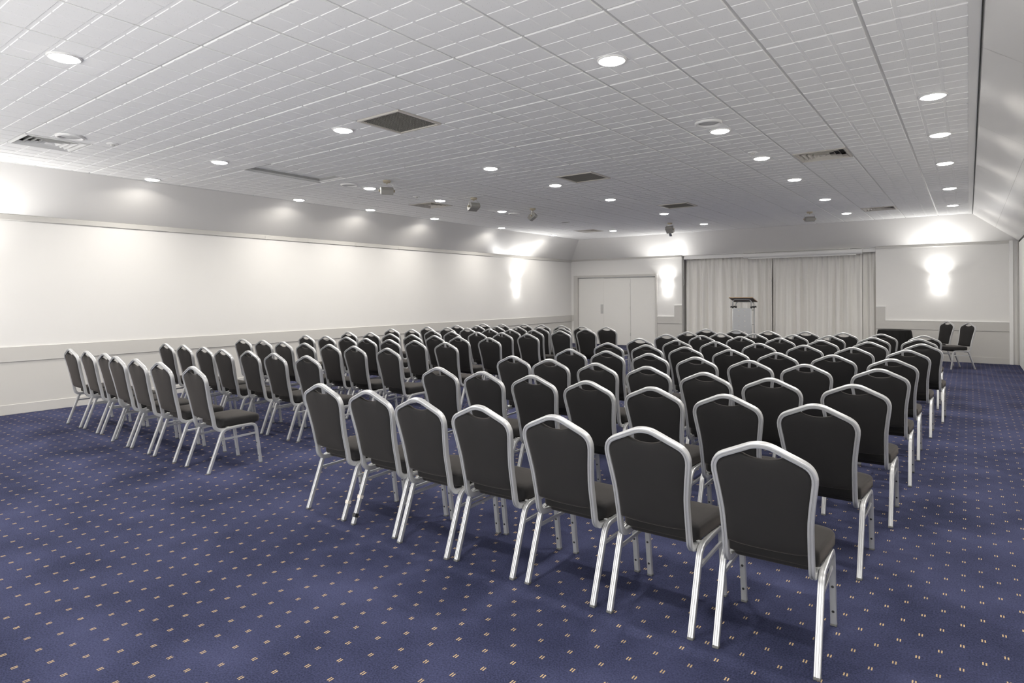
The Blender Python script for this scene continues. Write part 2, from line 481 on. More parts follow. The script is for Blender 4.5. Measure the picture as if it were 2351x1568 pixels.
TM_EDGE = tile_mesh('ceiling_tile_edge', RW, GYS, 3, 6)
def gcell(x, yv): return math.floor((x - GX0) / GXS), math.floor((yv - GY0) / GYS)
half_lo = {}     # cells whose nearer or farther half holds a vent
VENTS = [(-8.07, 2.37), (-1.43, 8.32), (-8.07, 8.32), (-8.07, 14.27), (-1.43, 14.22)]
RETURNS = [(-4.43, 4.15), (-4.43, 7.73), (-4.43, 11.25)]
for x, yv in VENTS + RETURNS:
    c = gcell(x, yv)
    half_lo[c] = (yv - GY0 - c[1] * GYS) < GYS / 2
RAISED = gcell(-7.46, 5.0)
for i in COLS:
    for j in ROWS:
        x0, y0 = GX0 + i * GXS, GY0 + j * GYS
        me, z = (TM_EDGE if i == 0 else TM), ZC
        if (i, j) in half_lo:
            me = TM_HALF
            if half_lo[(i, j)]: y0 += GYS / 2
        if (i, j) == RAISED: z = ZC + 0.060
        ob('ceiling_tile', me, ceil, (x0, y0, z + random.uniform(0, 0.0012)))
for i in range(-15, 1):
    x = GX0 + i * GXS
    box_ob('grid_bar', 'gridbar', (x - 0.012, x + 0.012, CYF, CYB, ZC + 0.009, ZC + 0.03), ceil)
for j in range(-4, 11):
    yv = GY0 + j * GYS
    box_ob('grid_bar', 'gridbar', (CXL, CXR - 0.05, yv - 0.012, yv + 0.012, ZC + 0.010, ZC + 0.028), ceil)
for i, j in half_lo:
    x0, yv = GX0 + i * GXS, GY0 + (j + 0.5) * GYS
    box_ob('grid_bar', 'gridbar', (x0, x0 + GXS, yv - 0.012, yv + 0.012, ZC + 0.010, ZC + 0.028), ceil)
# margins along the soffits
box_ob('ceiling_margin', 'gridbar', (CXL - 0.01, GX0 - 15 * GXS + 0.0, CYF, CYB, ZC + 0.001, ZC + 0.03), ceil)
box_ob('ceiling_margin', 'gridbar', (CXL, CXR, GY0 + 10 * GYS, CYB + 0.01, ZC + 0.001, ZC + 0.03), ceil)
# reveal around the tile that sits higher than its neighbours
rx, ry = GX0 + RAISED[0] * GXS, GY0 + RAISED[1] * GYS
rv = MB()
for d in ((rx + 0.004, rx + 0.010, ry, ry + GYS), (rx + GXS - 0.010, rx + GXS - 0.004, ry, ry + GYS), (rx, rx + GXS, ry + 0.004, ry + 0.010), (rx, rx + GXS, ry + GYS - 0.010, ry + GYS - 0.004)):
    rv.box(*d, ZC + 0.006, ZC + 0.085)
ob('tile_reveal', rv.mesh('tile_reveal', 'reveal'), ceil)

# ================================================================== DOORS IN THE FAR WALL
door = struct(ob('door_1', MB()
    .box(-10.205, -10.06, YB - 0.028, YB + 0.09, 0, 2.168).box(-7.42, -7.362, YB - 0.028, YB + 0.09, 0, 2.168)
    .box(-10.06, -7.42, YB - 0.028, YB + 0.09, 2.105, 2.168).mesh('door_frame', 'trim', bevel=0.004)), 'white folding double doors in the left part of the far wall')
edges = (-10.058, -9.152, -8.236, -7.422)
for k in range(3):
    yy = YB + (0.020 if k else 0.032)
    leaf = box_ob('door_leaf', 'door', (edges[k] + 0.003, edges[k + 1] - 0.003, yy, yy + 0.042, 0.012, 2.078 if k == 0 else 2.072), door, bevel=0.003)
    if k == 0:
        box_ob('push_plate', 'steel', (-9.262, -9.166, yy - 0.004, yy, 0.966, 1.256), leaf, bevel=0.001)
    if k == 1:
        for zz in (0.35, 1.15, 1.85):
            box_ob('hinge', 'steel', (edges[2] - 0.016, edges[2] + 0.006, yy - 0.003, yy, zz - 0.05, zz + 0.05), leaf)
box_ob('door_track', 'alu', (-10.058, -7.422, YB + 0.016, YB + 0.066, 2.084, 2.105), door)
box_ob('wall_backing', 'ventdark', (-10.13, -7.39, YB + 0.10, YB + T + 0.02, 0, 2.13), wb)

# ================================================================== CURTAIN RECESS
def curtain(label, x0, x1, yc, seed):
    rnd = random.Random(seed)
    n = int((x1 - x0) / 0.0085); rows = 18
    zt, zb = 2.60, 0.018
    ph = [rnd.uniform(0, 6.28) for _ in range(6)]
    # fold centres wander from tight header pleats to loose hanging folds
    def yo(x, t):
        s = x - x0
        top = 0.020 * math.sin(2 * PI * s / 0.118 + ph[0]) + 0.006 * math.sin(2 * PI * s / 0.059 + ph[1])
        w = s + 0.035 * math.sin(2 * PI * s / 0.83 + ph[2]) + 0.012 * math.sin(2.2 * t + 5 * s + ph[3])
        q = math.sin(2 * PI * w / 0.236 + ph[4])
        low = 0.052 * (abs(q) ** 0.75) * (1 if q > 0 else -1) + 0.015 * math.sin(2 * PI * w / 0.105 + ph[5] + t)
        m = min(1.0, t / 0.30) ** 0.8
        return top * (1 - m) + low * m
    vs = [(x0 + (x1 - x0) * i / n, yc + yo(x0 + (x1 - x0) * i / n, j / rows), zt + (zb - zt) * j / rows) for j in range(rows + 1) for i in range(n + 1)]
    fs = [(j * (n + 1) + i, j * (n + 1) + i + 1, (j + 1) * (n + 1) + i + 1, (j + 1) * (n + 1) + i) for j in range(rows) for i in range(n)]
    me = mesh_from('curtain', vs, fs, 'curtain', True)
    o = ob('curtain', me)
    md = o.modifiers.new('solid', 'SOLIDIFY'); md.thickness = 0.003
    tag(o, label, 'curtain', 'curtains across the far wall recess')
    return o
curtain('grey pleated curtain hanging behind the lectern, left of the centre split', -6.53, -4.185, YB + 0.165, 3)
curtain('widest-open stretch of grey pleated curtain, right of the lectern, under the screen case', -4.183, -2.087, YB + 0.150, 8)
curtain('narrow grey pleated curtain strip at the right end of the recess', -2.085, RX1 - 0.012, YB + 0.17, 12)
pel = box_ob('curtain_pelmet', 'white', (-6.56, RX1 - 0.004, YB + 0.03, YB + 0.055, 2.556, 2.656), bevel=0.003)
tag(pel, 'long white pelmet board above the grey curtains', 'pelmet')
scr = thing('projector_screen', 'white rolled-up projector screen case mounted above the curtains', 'projector screen', (0, 0, 0))
prof = [(YB - 0.012, 2.640), (YB - 0.075, 2.640), (YB - 0.098, 2.625), (YB - 0.108, 2.595), (YB - 0.106, 2.560), (YB - 0.092, 2.532), (YB - 0.065, 2.520), (YB - 0.012, 2.520)]
ob('case', smooth_by_angle(MB().prism(prof, 'x', -4.845, -2.085).mesh('case', 'white'), 50), scr)
for xe in (-4.86, -2.085):
    ob('end_cap', MB().prism([(a - 0.003 if a < YB - 0.05 else a, b + (0.004 if b > 2.58 else -0.004)) for a, b in prof], 'x', xe, xe + 0.022).mesh('end_cap', 'white'), scr)
box_ob('bottom_bar', 'white', (-4.74, -2.19, YB - 0.072, YB - 0.050, 2.493, 2.521), scr, bevel=0.003)
for xb in (-4.60, -2.35):
    box_ob('bracket', 'white', (xb - 0.02, xb + 0.02, YB - 0.08, YB + 0.0, 2.640, 2.66), scr)
wire = [(-6.575, YB + 0.02, 2.60), (-6.578, YB + 0.012, 2.3), (-6.572, YB + 0.008, 2.05), (-6.548, YB + 0.006, 1.93), (-6.553, YB + 0.008, 1.85), (-6.575, YB + 0.010, 1.80)]
tag(ob('hanging_cord', MB().tube(wire, 0.004, 6).mesh('hanging_cord', 'white', True)), 'thin white cord hanging at the left edge of the curtain recess', 'cord')
for k, xw in enumerate((-4.20, -4.105)):
    w = ob('curtain_wand', MB().tube([(xw, YB + 0.085, 2.53), (xw, YB + 0.083, 2.0), (xw, YB + 0.082, 1.955)], 0.0022, 6).mesh('wand', 'curtain', True))
    tag(w, ('left' if k == 0 else 'right') + ' one of two thin curtain wands with white tips above the lectern', 'curtain wand', 'curtain wands')
    ob('tip', MB().tube([(xw, YB + 0.082, 1.96), (xw, YB + 0.082, 1.88)], 0.006, 8).mesh('tip', 'white', True), w)

# ================================================================== CEILING FIXTURES
def downlight(x, yv, label):
    t = thing('downlight', label, 'downlight', (x, yv, ZC), 0, 'recessed ceiling downlights')
    ob('trim_ring', DL_RING, t)
    ob('diffuser', DL_DISC, t)
    ld = DL_LIGHT
    l = ob('lamp', ld, t, (0, 0, -0.0235))
    return t
DL_RING = MB().lathe([(0.086, -0.0035), (0.092, -0.010), (0.100, -0.010), (0.106, -0.003), (0.106, 0.004)], seg=36).mesh('trim_ring', 'white', True)
DL_DISC = MB().lathe([(0.087, -0.004), (0.084, -0.012), (0.072, -0.018), (0.045, -0.021), (0.0, -0.022)], seg=32).mesh('diffuser', 'glow', True)
DL_LIGHT = bpy.data.lights.new('downlight', 'AREA')
DL_LIGHT.shape = 'DISK'; DL_LIGHT.size = 0.170
DL_LIGHT.energy = DOWNLIGHT_W
DL_LIGHT.color = DOWNLIGHT_RGB
DL_LIGHT.spread = math.radians(158)
ORD = ['nearest', 'second', 'third', 'fourth', 'fifth', 'sixth', 'seventh', 'eighth', 'ninth', 'tenth']
cols = [(-9.37, 'row beside the left soffit'), (-7.51, 'second row from the left soffit'), (-5.09, 'middle row of the ceiling'),
        (-2.055, 'second row from the right soffit'), (-0.237, 'row beside the right soffit')]
lrows = [14.58, 12.18, 9.78, 7.98, 6.385, 3.985, 1.590]
for x, lab in cols:
    k = 0
    for yv in lrows:
        if x == -7.51 and yv == 12.18: continue
        n = 'nearest the far wall' if k == 0 else '%s from the far wall' % ORD[k]
        downlight(x, yv, 'round lit downlight, %s, in the %s' % (n, lab))
        k += 1

# four-way supply diffusers: nested sloping square blades
def vent(x, yv, label, mat, k):
    t = thing('air_diffuser', label, 'air vent', (x, yv, ZC), 0, 'square supply air diffusers')
    h = 0.288
    def ring(o, i, z0, z1, th=0.0):
        c = []
        for s, z in ((o, z0), (i, z1)):
            c += [(-s, -s, z), (s, -s, z), (s, s, z), (-s, s, z)]
        return c, [(q, (q + 1) % 4, 4 + (q + 1) % 4, 4 + q) for q in range(4)]
    fr = MB()
    for a in (ring(h, h - 0.022, -0.003, -0.006), ring(h - 0.022, h - 0.030, -0.006, 0.02), ring(h, h, -0.003, 0.01)):
        fr.add(*a)
    ob('frame', fr.mesh('frame', mat), t)
    ob('duct', MB().box(-h + 0.03, h - 0.03, -h + 0.03, h - 0.03, 0.055, 0.065).mesh('duct', 'ventdark'), t)
    s = h - 0.030
    for q in range(4):
        b = MB()
        b.add(*ring(s, s - 0.022, -0.002, 0.034)); b.add(*ring(s - 0.002, s - 0.024, -0.002, 0.034))
        b.add(*ring(s, s - 0.002, -0.002, -0.002)); b.add(*ring(s - 0.022, s - 0.024, 0.034, 0.034))
        ob('blade', b.mesh('blade', mat), t)
        s -= 0.056
    ob('centre_plate', MB().box(-s, s, -s, s, 0.0, 0.004).mesh('centre_plate', mat), t)
    return t
vl = ['white square air diffuser at the left, nearest the viewer, beside a round speaker',
      'beige square air diffuser on the right half of the ceiling, larger of two there',
      'square air diffuser left of middle, just below a downlight, by the floodlights',
      'square air diffuser in the far left corner of the ceiling',
      'square air diffuser near the far wall in the right part of the ceiling']
for k, (x, yv) in enumerate(VENTS):
    c = gcell(x, yv)
    vx, vy = GX0 + (c[0] + 0.5) * GXS, GY0 + (c[1] + (0.25 if half_lo[c] else 0.75)) * GYS
    vent(vx, vy, vl[k], 'ventL' if k == 0 else 'vent', k)
rl = ['dark square return air grille nearest the viewer, in the middle of the ceiling',
      'dark square return air grille, second from the viewer, beside the middle downlight row',
      'dark square return air grille farthest from the viewer']
for k, (x, yv) in enumerate(RETURNS):
    c = gcell(x, yv)
    vx, vy = GX0 + (c[0] + 0.5) * GXS, GY0 + (c[1] + (0.25 if half_lo[c] else 0.75)) * GYS
    t = thing('return_grille', rl[k], 'air grille', (vx, vy, ZC), 0, 'return air grilles')
    h = 0.285
    fr = MB().box(-h, h, -h, -h + 0.022, -0.006, 0.03).box(-h, h, h - 0.022, h, -0.006, 0.03).box(-h, -h + 0.022, -h + 0.022, h - 0.022, -0.006, 0.03).box(h - 0.022, h, -h + 0.022, h - 0.022, -0.006, 0.03)
    ob('frame', fr.mesh('frame', 'vent'), t)
    ob('duct', MB().box(-h + 0.02, h - 0.02, -h + 0.02, h - 0.02, 0.055, 0.06).mesh('duct', 'ventdark'), t)
    core = MB(); g = 2 * (h - 0.022) / 26
    for q in range(1, 26):
        a = -h + 0.022 + q * g
        core.box(a - 0.0012, a + 0.0012, -h + 0.022, h - 0.022, 0.004, 0.02)
        core.box(-h + 0.022, h - 0.022, a - 0.0012, a + 0.0012, 0.004, 0.02)
    cc = ob('egg_crate_core', core.mesh('egg_crate_core', 'mesh'), t)

SPK_RIM = MB().lathe([(0.098, 0.0), (0.102, -0.014), (0.112, -0.020), (0.124, -0.018), (0.132, -0.006), (0.132, 0.004)], seg=40).mesh('rim', 'white', True)
SPK_GRL = MB().lathe([(0.0, -0.002), (0.070, -0.003), (0.101, -0.001)], seg=40).mesh('speaker_grille', 'speaker', True)
for x, yv, lab in ((-2.05, 6.02, 'round white ceiling speaker touching a downlight in the right half'),
                   (-7.545, 2.405, 'round white ceiling speaker beside the nearest left air diffuser'),
                   (-7.52, 6.0, 'round white ceiling speaker between the raised tile and a downlight'),
                   (-7.53, 10.24, 'small-looking round white ceiling speaker beyond the second left floodlight'),):
    t = thing('ceiling_speaker', lab, 'speaker', (x, yv, ZC), 0, 'round ceiling speakers')
    ob('rim', SPK_RIM, t); ob('speaker_grille', SPK_GRL, t)
DET_BASE = MB().lathe([(0.058, 0.004), (0.058, -0.006), (0.050, -0.011), (0.026, -0.012)], seg=28).mesh('base', 'white', True)
DET_CAP = MB().lathe([(0.024, -0.010), (0.024, -0.020), (0.016, -0.026), (0.0, -0.027)], seg=20).mesh('sensor', 'lampgrey', True)
for x, yv, lab in ((-7.54, 2.80, 'small round ceiling detector at the left, near the white air diffuser'),
                   (-7.536, 7.42, 'small round ceiling detector left of middle, by a downlight'),
                   (-2.063, 7.61, 'small round ceiling detector beside a downlight in the right half')):
    t = thing('smoke_detector', lab, 'detector', (x, yv, ZC), 0, 'ceiling detectors')
    ob('base', DET_BASE, t); ob('sensor', DET_CAP, t)
# the one downlight that is off
t = thing('unlit_downlight', 'unlit round downlight near the far left corner', 'downlight', (-7.51, 12.18, ZC))
ob('trim_ring', DL_RING, t); ob('lens', MB().lathe([(0.0, -0.004), (0.081, -0.004)], seg=36).mesh('lens', 'lampgrey'), t)

# yoke-mounted floodlights: canopy, bent yoke, box housing, side knobs
def floodlight(x, yv, rotz, tilt, label, extra=False):
    t = thing('floodlight', label, 'floodlight', (x, yv, ZC), rotz, 'yoke floodlights on the ceiling')
    ob('canopy', MB().lathe([(0.058, 0.003), (0.058, -0.012), (0.050, -0.028), (0.030, -0.032)], seg=24).mesh('canopy', 'beige', True), t)
    ob('stem', MB().lathe([(0.010, -0.03), (0.010, -0.052)], seg=12).mesh('stem', 'beige', True), t)
    w = 0.098
    path = [(-w, -0.15), (-w, -0.085), (-w * 0.86, -0.055), (-w * 0.55, -0.045), (w * 0.55, -0.045), (w * 0.86, -0.055), (w, -0.085), (w, -0.15)]
    y0 = MB()
    for a, b in zip(path[:-1], path[1:]):
        y0.add([(a[0], -0.011, a[1]), (a[0], 0.011, a[1]), (b[0], 0.011, b[1]), (b[0], -0.011, b[1]),
                (a[0] * 0.965, -0.011, a[1] - 0.002), (a[0] * 0.965, 0.011, a[1] - 0.002), (b[0] * 0.965, 0.011, b[1] - 0.002), (b[0] * 0.965, -0.011, b[1] - 0.002)],
               [(0, 1, 2, 3), (7, 6, 5, 4), (0, 4, 5, 1), (2, 6, 7, 3), (1, 5, 6, 2), (3, 7, 4, 0)])
    ob('yoke', y0.mesh('yoke', 'lampgrey'), t)
    # housing pivots between the yoke ends
    ca, sa = math.cos(tilt), math.sin(tilt)
    def R(p): return (p[0], p[1] * ca - p[2] * sa, -0.15 + p[1] * sa + p[2] * ca)
    hp = [(-0.075, -0.035), (-0.075, 0.030), (-0.045, 0.052), (0.030, 0.052), (0.085, 0.030), (0.085, -0.045), (-0.04, -0.05)]
    hm = MB().prism(hp, 'x', -0.088, 0.088)
    hm.v = [R(p) for p in hm.v]
    ob('housing', hm.mesh('housing', 'housing', bevel=0.003), t)
    gm = MB().box(-0.078, 0.078, 0.085, 0.089, -0.036, 0.022); gm.v = [R(p) for p in gm.v]
    ob('front_glass', gm.mesh('front_glass', 'steel'), t)
    for s in (-1, 1):
        k = MB().tube([(s * 0.096, 0, -0.15), (s * 0.118, 0, -0.15)], 0.018, 12)
        ob('knob', k.mesh('knob', 'beige', True), t)
    if extra:
        bm_ = MB().box(-0.035, 0.035, 0.089, 0.165, -0.035, 0.02); bm_.v = [R(p) for p in bm_.v]
        ob('snoot', bm_.mesh('snoot', 'steel'), t)
    return t
floodlight(-6.838, 6.134, math.radians(55), math.radians(20), 'grey box floodlight with beige canopy, nearest the viewer, beside a downlight')
floodlight(-6.871, 8.145, math.radians(70), math.radians(-25), 'grey box floodlight second from the viewer, right of an air diffuser')
floodlight(-6.829, 9.874, math.radians(110), math.radians(-40), 'small pale floodlight third from the viewer, seen side-on')
floodlight(-5.672, 13.909, math.radians(-10), math.radians(-62), 'floodlight tipped downward with a square snoot near the far soffit', True)
floodlight(-2.629, 13.870, math.radians(25), math.radians(8), 'brownish box floodlight hanging alone above the screen case')

# ================================================================== WALL SCONCES
def sconce(x, yv, z, rotz, label):
    """wall plane at local y = 0, room towards -y"""
    t = thing('wall_sconce', label, 'wall light', (x, yv, z), rotz, 'up and down wall lights')
    ob('back_plate', MB().box(-0.09, 0.09, -0.014, 0.0, -0.07, 0.07).mesh('back_plate', 'white', bevel=0.003), t)
    n = 14; vs = []; fs = []
    for k in range(n + 1):
        a = PI * k / n
        for r in (0.100, 0.094):
            for zz in (-0.075, 0.075):
                vs.append((r * math.cos(a), -0.014 - r * 0.95 * math.sin(a), zz))
    for k in range(n):
        b = 4 * k
        fs += [(b, b + 1, b + 5, b + 4), (b + 2, b + 6, b + 7, b + 3), (b + 1, b + 3, b + 7, b + 5), (b, b + 4, b + 6, b + 2)]
    ob('shade', mesh_from('shade', vs, fs, 'sconce_glow', True), t)
    ob('lamp_holder', MB().box(-0.03, 0.03, -0.065, -0.014, -0.02, 0.02).mesh('lamp_holder', 'white'), t)
    for s, e in ((1, 1.0), (-1, 0.12)):
        ld = bpy.data.lights.new('sconce_beam', 'SPOT')
        ld.energy = SCONCE_W * e; ld.color = SCONCE_RGB
        ld.spot_size = math.radians(140); ld.spot_blend = 1.0; ld.shadow_soft_size = 0.03
        l = ob('lamp', ld, t, (0, -0.060, 0.060 * s))
        l.rotation_euler = ((PI + math.radians(24)) if s > 0 else math.radians(-14), 0, 0)
    return t
sconce(-7.04, YB, 1.82, 0, 'lit wall sconce on the far wall between the double doors and curtain')
sconce(-0.54, YB, 1.84, 0, 'lit wall sconce on the far wall above the two side chairs')
sconce(XL, 14.06, 1.84, PI / 2, 'lit wall sconce at the far end of the left wall')
sconce(XL, 2.05, 1.84, PI / 2, 'lit wall sconce on the left wall at the left edge of view')


# ================================================================== LEFT WALL SMALL THINGS
out = thing('power_outlet', 'white double power outlet low on the left wall behind the chairs', 'outlet', (XL + 0.006, 4.34, 0.37))
box_ob('face_plate', 'white', (0, 0.009, -0.06, 0.06, -0.036, 0.036), out, bevel=0.002)
for s in (-1, 1):
    box_ob('socket', 'lampgrey', (0.009, 0.011, s * 0.03 - 0.014, s * 0.03 + 0.014, -0.012, 0.010), out)
for k, yv in enumerate((6.30, 7.21, 8.34, 9.55)):
    xk = XL + 0.024
    pth = [(xk - 0.002, yv, 2.655), (xk + 0.006, yv, 2.650), (xk + 0.006, yv, 2.60), (xk + 0.016, yv + 0.02, 2.585), (xk + 0.020, yv + 0.03, 2.60)]
    h_ = ob('picture_hook', MB().tube(pth, 0.0025, 6).mesh('picture_hook', 'steel', True))
    tag(h_, 'thin wire picture hook on the left wall rail, %s from the viewer' % ('nearest' if k == 0 else ORD[k]), 'hook', 'wire hooks on the left wall rail')

# ================================================================== LECTERN
lx, ly = -4.51, 15.60
lec = thing('lectern', 'silver tubular lectern with perforated front panel and tilted wooden top', 'lectern', (lx, ly, 0))
W2 = 0.222
dk = MB()
hi, lo, th = 1.462, 1.352, 0.018
dk.add([(-0.285, -0.10, hi), (0.285, -0.10, hi), (0.285, 0.36, lo), (-0.285, 0.36, lo),
        (-0.285, -0.10, hi + th), (0.285, -0.10, hi + th), (0.285, 0.36, lo + th), (-0.285, 0.36, lo + th)],
       [(0, 3, 2, 1), (4, 5, 6, 7), (0, 1, 5, 4), (1, 2, 6, 5), (2, 3, 7, 6), (3, 0, 4, 7)])
dme = dk.mesh('desk_top', 'wood')
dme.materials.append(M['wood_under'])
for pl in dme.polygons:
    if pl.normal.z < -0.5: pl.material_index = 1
ob('desk_top', dme, lec)
# perforated panel: strips around two columns of round holes
pm = bmesh.new()
px0, px1, pz0, pz1 = -0.215, 0.215, 0.06, 1.205
holes = [(hx, hz) for hx in (-0.072, 0.072) for hz in [1.145 - 0.128 * k for k in range(8)]]
xs = [px0, -0.144, 0.0, 0.144, px1]; zs = [pz1] + [1.145 - 0.128 * k - 0.064 for k in range(8)] + [pz0]
def pface(pts):
    vv = [pm.verts.new((a, 0, b)) for a, b in pts]
    pm.faces.new(vv)
rh, NS = 0.016, 16
for i in range(4):
    for j in range(len(zs) - 1):
        a0, a1, b1, b0 = xs[i], xs[i + 1], zs[j], zs[j + 1]
        hh = [h for h in holes if a0 < h[0] < a1 and b0 < h[1] < b1]
        if not hh:
            pface([(a0, b0), (a1, b0), (a1, b1), (a0, b1)]); continue
        hx, hz = hh[0]
        rim = [(hx + rh * math.cos(2 * PI * k / NS), hz + rh * math.sin(2 * PI * k / NS)) for k in range(NS)]
        outer = []
        for k in range(NS):
            c, s = math.cos(2 * PI * k / NS), math.sin(2 * PI * k / NS)
            tt = min(((a1 - hx) / c if c > 1e-6 else (a0 - hx) / c if c < -1e-6 else 9), ((b1 - hz) / s if s > 1e-6 else (b0 - hz) / s if s < -1e-6 else 9))
            outer.append((hx + c * tt, hz + s * tt))
        for k in range(NS):
            q = (k + 1) % NS
            corner = [p for p in ((a0, b0), (a1, b0), (a1, b1), (a0, b1))
                      if (outer[k][0] != outer[q][0] and outer[k][1] != outer[q][1]) and min(abs(outer[k][0] - p[0]), abs(outer[q][0] - p[0])) < 1e-6 and min(abs(outer[k][1] - p[1]), abs(outer[q][1] - p[1])) < 1e-6]
            pface([rim[k], outer[k]] + corner[:1] + [outer[q], rim[q]])
pme = bpy.data.meshes.new('front_panel'); pm.to_mesh(pme); pm.free(); pme.materials.append(M['silver'])
po = ob('front_panel', pme, lec)
md = po.modifiers.new('solid', 'SOLIDIFY'); md.thickness = 0.004
for yy in (0.014, 0.27):
    for s in (-1, 1):
        ob('upright', MB().tube([(s * W2, yy, 0.03), (s * W2, yy, 1.235)], 0.014, 12).mesh('upright', 'silver', True), lec)
        ob('collar', MB().tube([(s * W2, yy, 1.205), (s * W2, yy, 1.25)], 0.019, 12).mesh('collar', 'black', True), lec)
        kn = MB().tube([(s * (W2 + 0.012), yy, 1.232), (s * (W2 + 0.032), yy, 1.236)], 0.007, 8).tube([(s * (W2 + 0.030), yy, 1.236), (s * (W2 + 0.052), yy, 1.240)], 0.022, 10)
        ob('clamp_knob', kn.mesh('clamp_knob', 'black', True), lec)
    zt = (hi + (lo - hi) * (yy + 0.10) / 0.46) - 0.013
    pth = [(-W2, yy, 1.22), (-W2, yy, zt - 0.07)]
    for k in range(1, 6):
        a = PI / 2 * k / 5
        pth.append((-W2 + 0.07 * (1 - math.cos(a)), yy, zt - 0.07 + 0.07 * math.sin(a)))
    pth += [(-p[0], p[1], p[2]) for p in reversed(pth)]
    ob('top_hoop', MB().tube(pth, 0.0115, 12).mesh('top_hoop', 'silver', True), lec)
for s in (-1, 1):
    for zz in (1.16, 0.80, 0.40):
        ob('side_rung', MB().tube([(s * W2, 0.014, zz), (s * W2, 0.27, zz)], 0.009, 8).mesh('side_rung', 'silver', True), lec)
    ob('foot', MB().box(s * W2 - 0.022, s * W2 + 0.022, -0.14, 0.42, 0.0, 0.035).mesh('foot', 'silver', bevel=0.005), lec)

# ================================================================== SKIRTED TABLE
tb = thing('skirted_table', 'small round table under a floor-length black cloth by the far wall', 'table', (-1.35, 16.28, 0))
TR = 0.325
ob('table_top', MB().lathe([(TR - 0.006, 0.722), (TR - 0.004, 0.700), (0.0, 0.700)], seg=48).mesh('table_top', 'wood_under', True), tb)
N = 144; vs = []; fs = []; rr = 14
for j in range(rr + 1):
    q = j / rr
    z = 0.728 - 0.716 * q
    for k in range(N):
        a = 2 * PI * k / N
        fl = TR + 0.05 * q ** 0.8 + (0.004 + 0.020 * q) * math.sin(13 * a + 0.6 * math.sin(3 * a)) + 0.008 * q * math.sin(29 * a)
        if j == 0: fl = TR - 0.004
        vs.append((fl * math.cos(a), fl * math.sin(a), z))
for j in range(rr):
    for k in range(N):
        fs.append((j * N + k, j * N + (k + 1) % N, (j + 1) * N + (k + 1) % N, (j + 1) * N + k))
fs.append(tuple(range(N)))
tc_ = ob('tablecloth', smooth_by_angle(mesh_from('tablecloth', vs, fs, 'cloth'), 40))
tc_.location = (-1.35, 16.28, 0)
tag(tc_, 'black floor-length cloth draped over the small round table', 'tablecloth')

ob('pedestal', MB().lathe([(0.035, 0.70), (0.030, 0.10), (0.20, 0.03), (0.22, 0.0)], seg=24).mesh('pedestal', 'steel', True), tb)

# ================================================================== BANQUET CHAIR (local: facing +y, floor at z = 0)
def fluted(hw, hd, rear=True, n_groove=2, dep=0.0034):
    """closed section: a across the tube, b towards the rear/outer face (fluted)"""
    c = 0.0045
    gw = 0.0032 if n_groove == 1 else 0.0021
    pts = [(hw - c, -hd), (hw - 0.0012, -hd + 0.0012), (hw, -hd + c), (hw, hd - c), (hw - 0.0012, hd - 0.0012), (hw - c, hd)]
    g = [0.0] if n_groove == 1 else [hw * 0.36, -hw * 0.36]
    for q in g:
        pts += [(q + gw, hd), (q + gw * 0.55, hd - dep), (q - gw * 0.55, hd - dep), (q - gw, hd)]
    pts += [(-hw + c, hd), (-hw + 0.0012, hd - 0.0012), (-hw, hd - c), (-hw, -hd + c), (-hw + 0.0012, -hd + 0.0012), (-hw + c, -hd)]
    return pts

def sweep(path, frames, sec, name, mat):
    vs = []; n = len(sec)
    for p, (a, b) in zip(path, frames):
        for s in sec:
            vs.append(tuple(Vector(p) + a * s[0] + b * s[1]))
    fs = []
    for i in range(len(path) - 1):
        for k in range(n):
            fs.append((i * n + k, i * n + (k + 1) % n, (i + 1) * n + (k + 1) % n, (i + 1) * n + k))
    fs += [tuple(range(n)), tuple((len(path) - 1) * n + k for k in range(n - 1, -1, -1))]
    return smooth_by_angle(mesh_from(name, vs, fs, mat), 38)

def tangents(path):
    n = len(path)
    return [(Vector(path[min(i + 1, n - 1)]) - Vector(path[max(i - 1, 0)])).normalized() for i in range(n)]

def rounded(pts, rads, seg=6):
    """polyline with its corners turned into arcs"""
    out = [Vector(pts[0])]
    for i in range(1, len(pts) - 1):
        p = Vector(pts[i]); a = Vector(pts[i - 1]) - p; b = Vector(pts[i + 1]) - p
        la, lb = a.length, b.length; a.normalize(); b.normalize()
        ang = a.angle(b)
        d = min(rads[i - 1] / math.tan(ang / 2), la * 0.48, lb * 0.48)
        p0, p1 = p + a * d, p + b * d
        for k in range(seg + 1):
            t = k / seg
            out.append(p0 * (1 - t) ** 2 + p * 2 * t * (1 - t) + p1 * t * t)
    out.append(Vector(pts[-1]))
    return out

LX, HW = 0.2025, 0.0135
def leg_mesh(kind):
    if kind == 'rear':
        raw = [(0, -0.246, 0.008), (0, -0.112, 0.372), (0, 0.052, 0.379)]
        path = rounded(raw, (0.075,))
    else:
        raw = [(0, 0.050, 0.379), (0, 0.196, 0.378), (0, 0.246, 0.008)]
        path = rounded(raw, (0.060,))
    fr = []
    for t in tangents(path):
        a = Vector((1, 0, 0)); b = a.cross(t)
        # fluted side: rear of the rear leg / top of the rail / front of the front leg (the outside of the bend)
        if kind == 'rear' and b.y > 0 and abs(t.z) > 0.5: b = -b
        fr.append((a, b))
    # keep one consistent side along the path
    for i in range(1, len(fr)):
        if fr[i][1].dot(fr[i - 1][1]) < 0: fr[i] = (fr[i][0], -fr[i][1])
    return sweep(path, fr, fluted(HW, 0.0125), 'leg', 'alu')
LEG_R, LEG_F = leg_mesh('rear'), leg_mesh('front')
FOOT = MB().box(-0.0142, 0.0142, -0.0142, 0.0142, 0.0, 0.0105).mesh('rubber_foot', 'rubber', bevel=0.002)
BOLT = MB().tube([(0, -0.0006, 0), (0, 0.004, 0)], 0.0062, 10).mesh('bolt', 'black')
BOLT_AT = [(0, 0.246 - 0.05 * (zz - 0.008) / 0.37 - 0.0135, zz) for zz in (0.072, 0.195)]
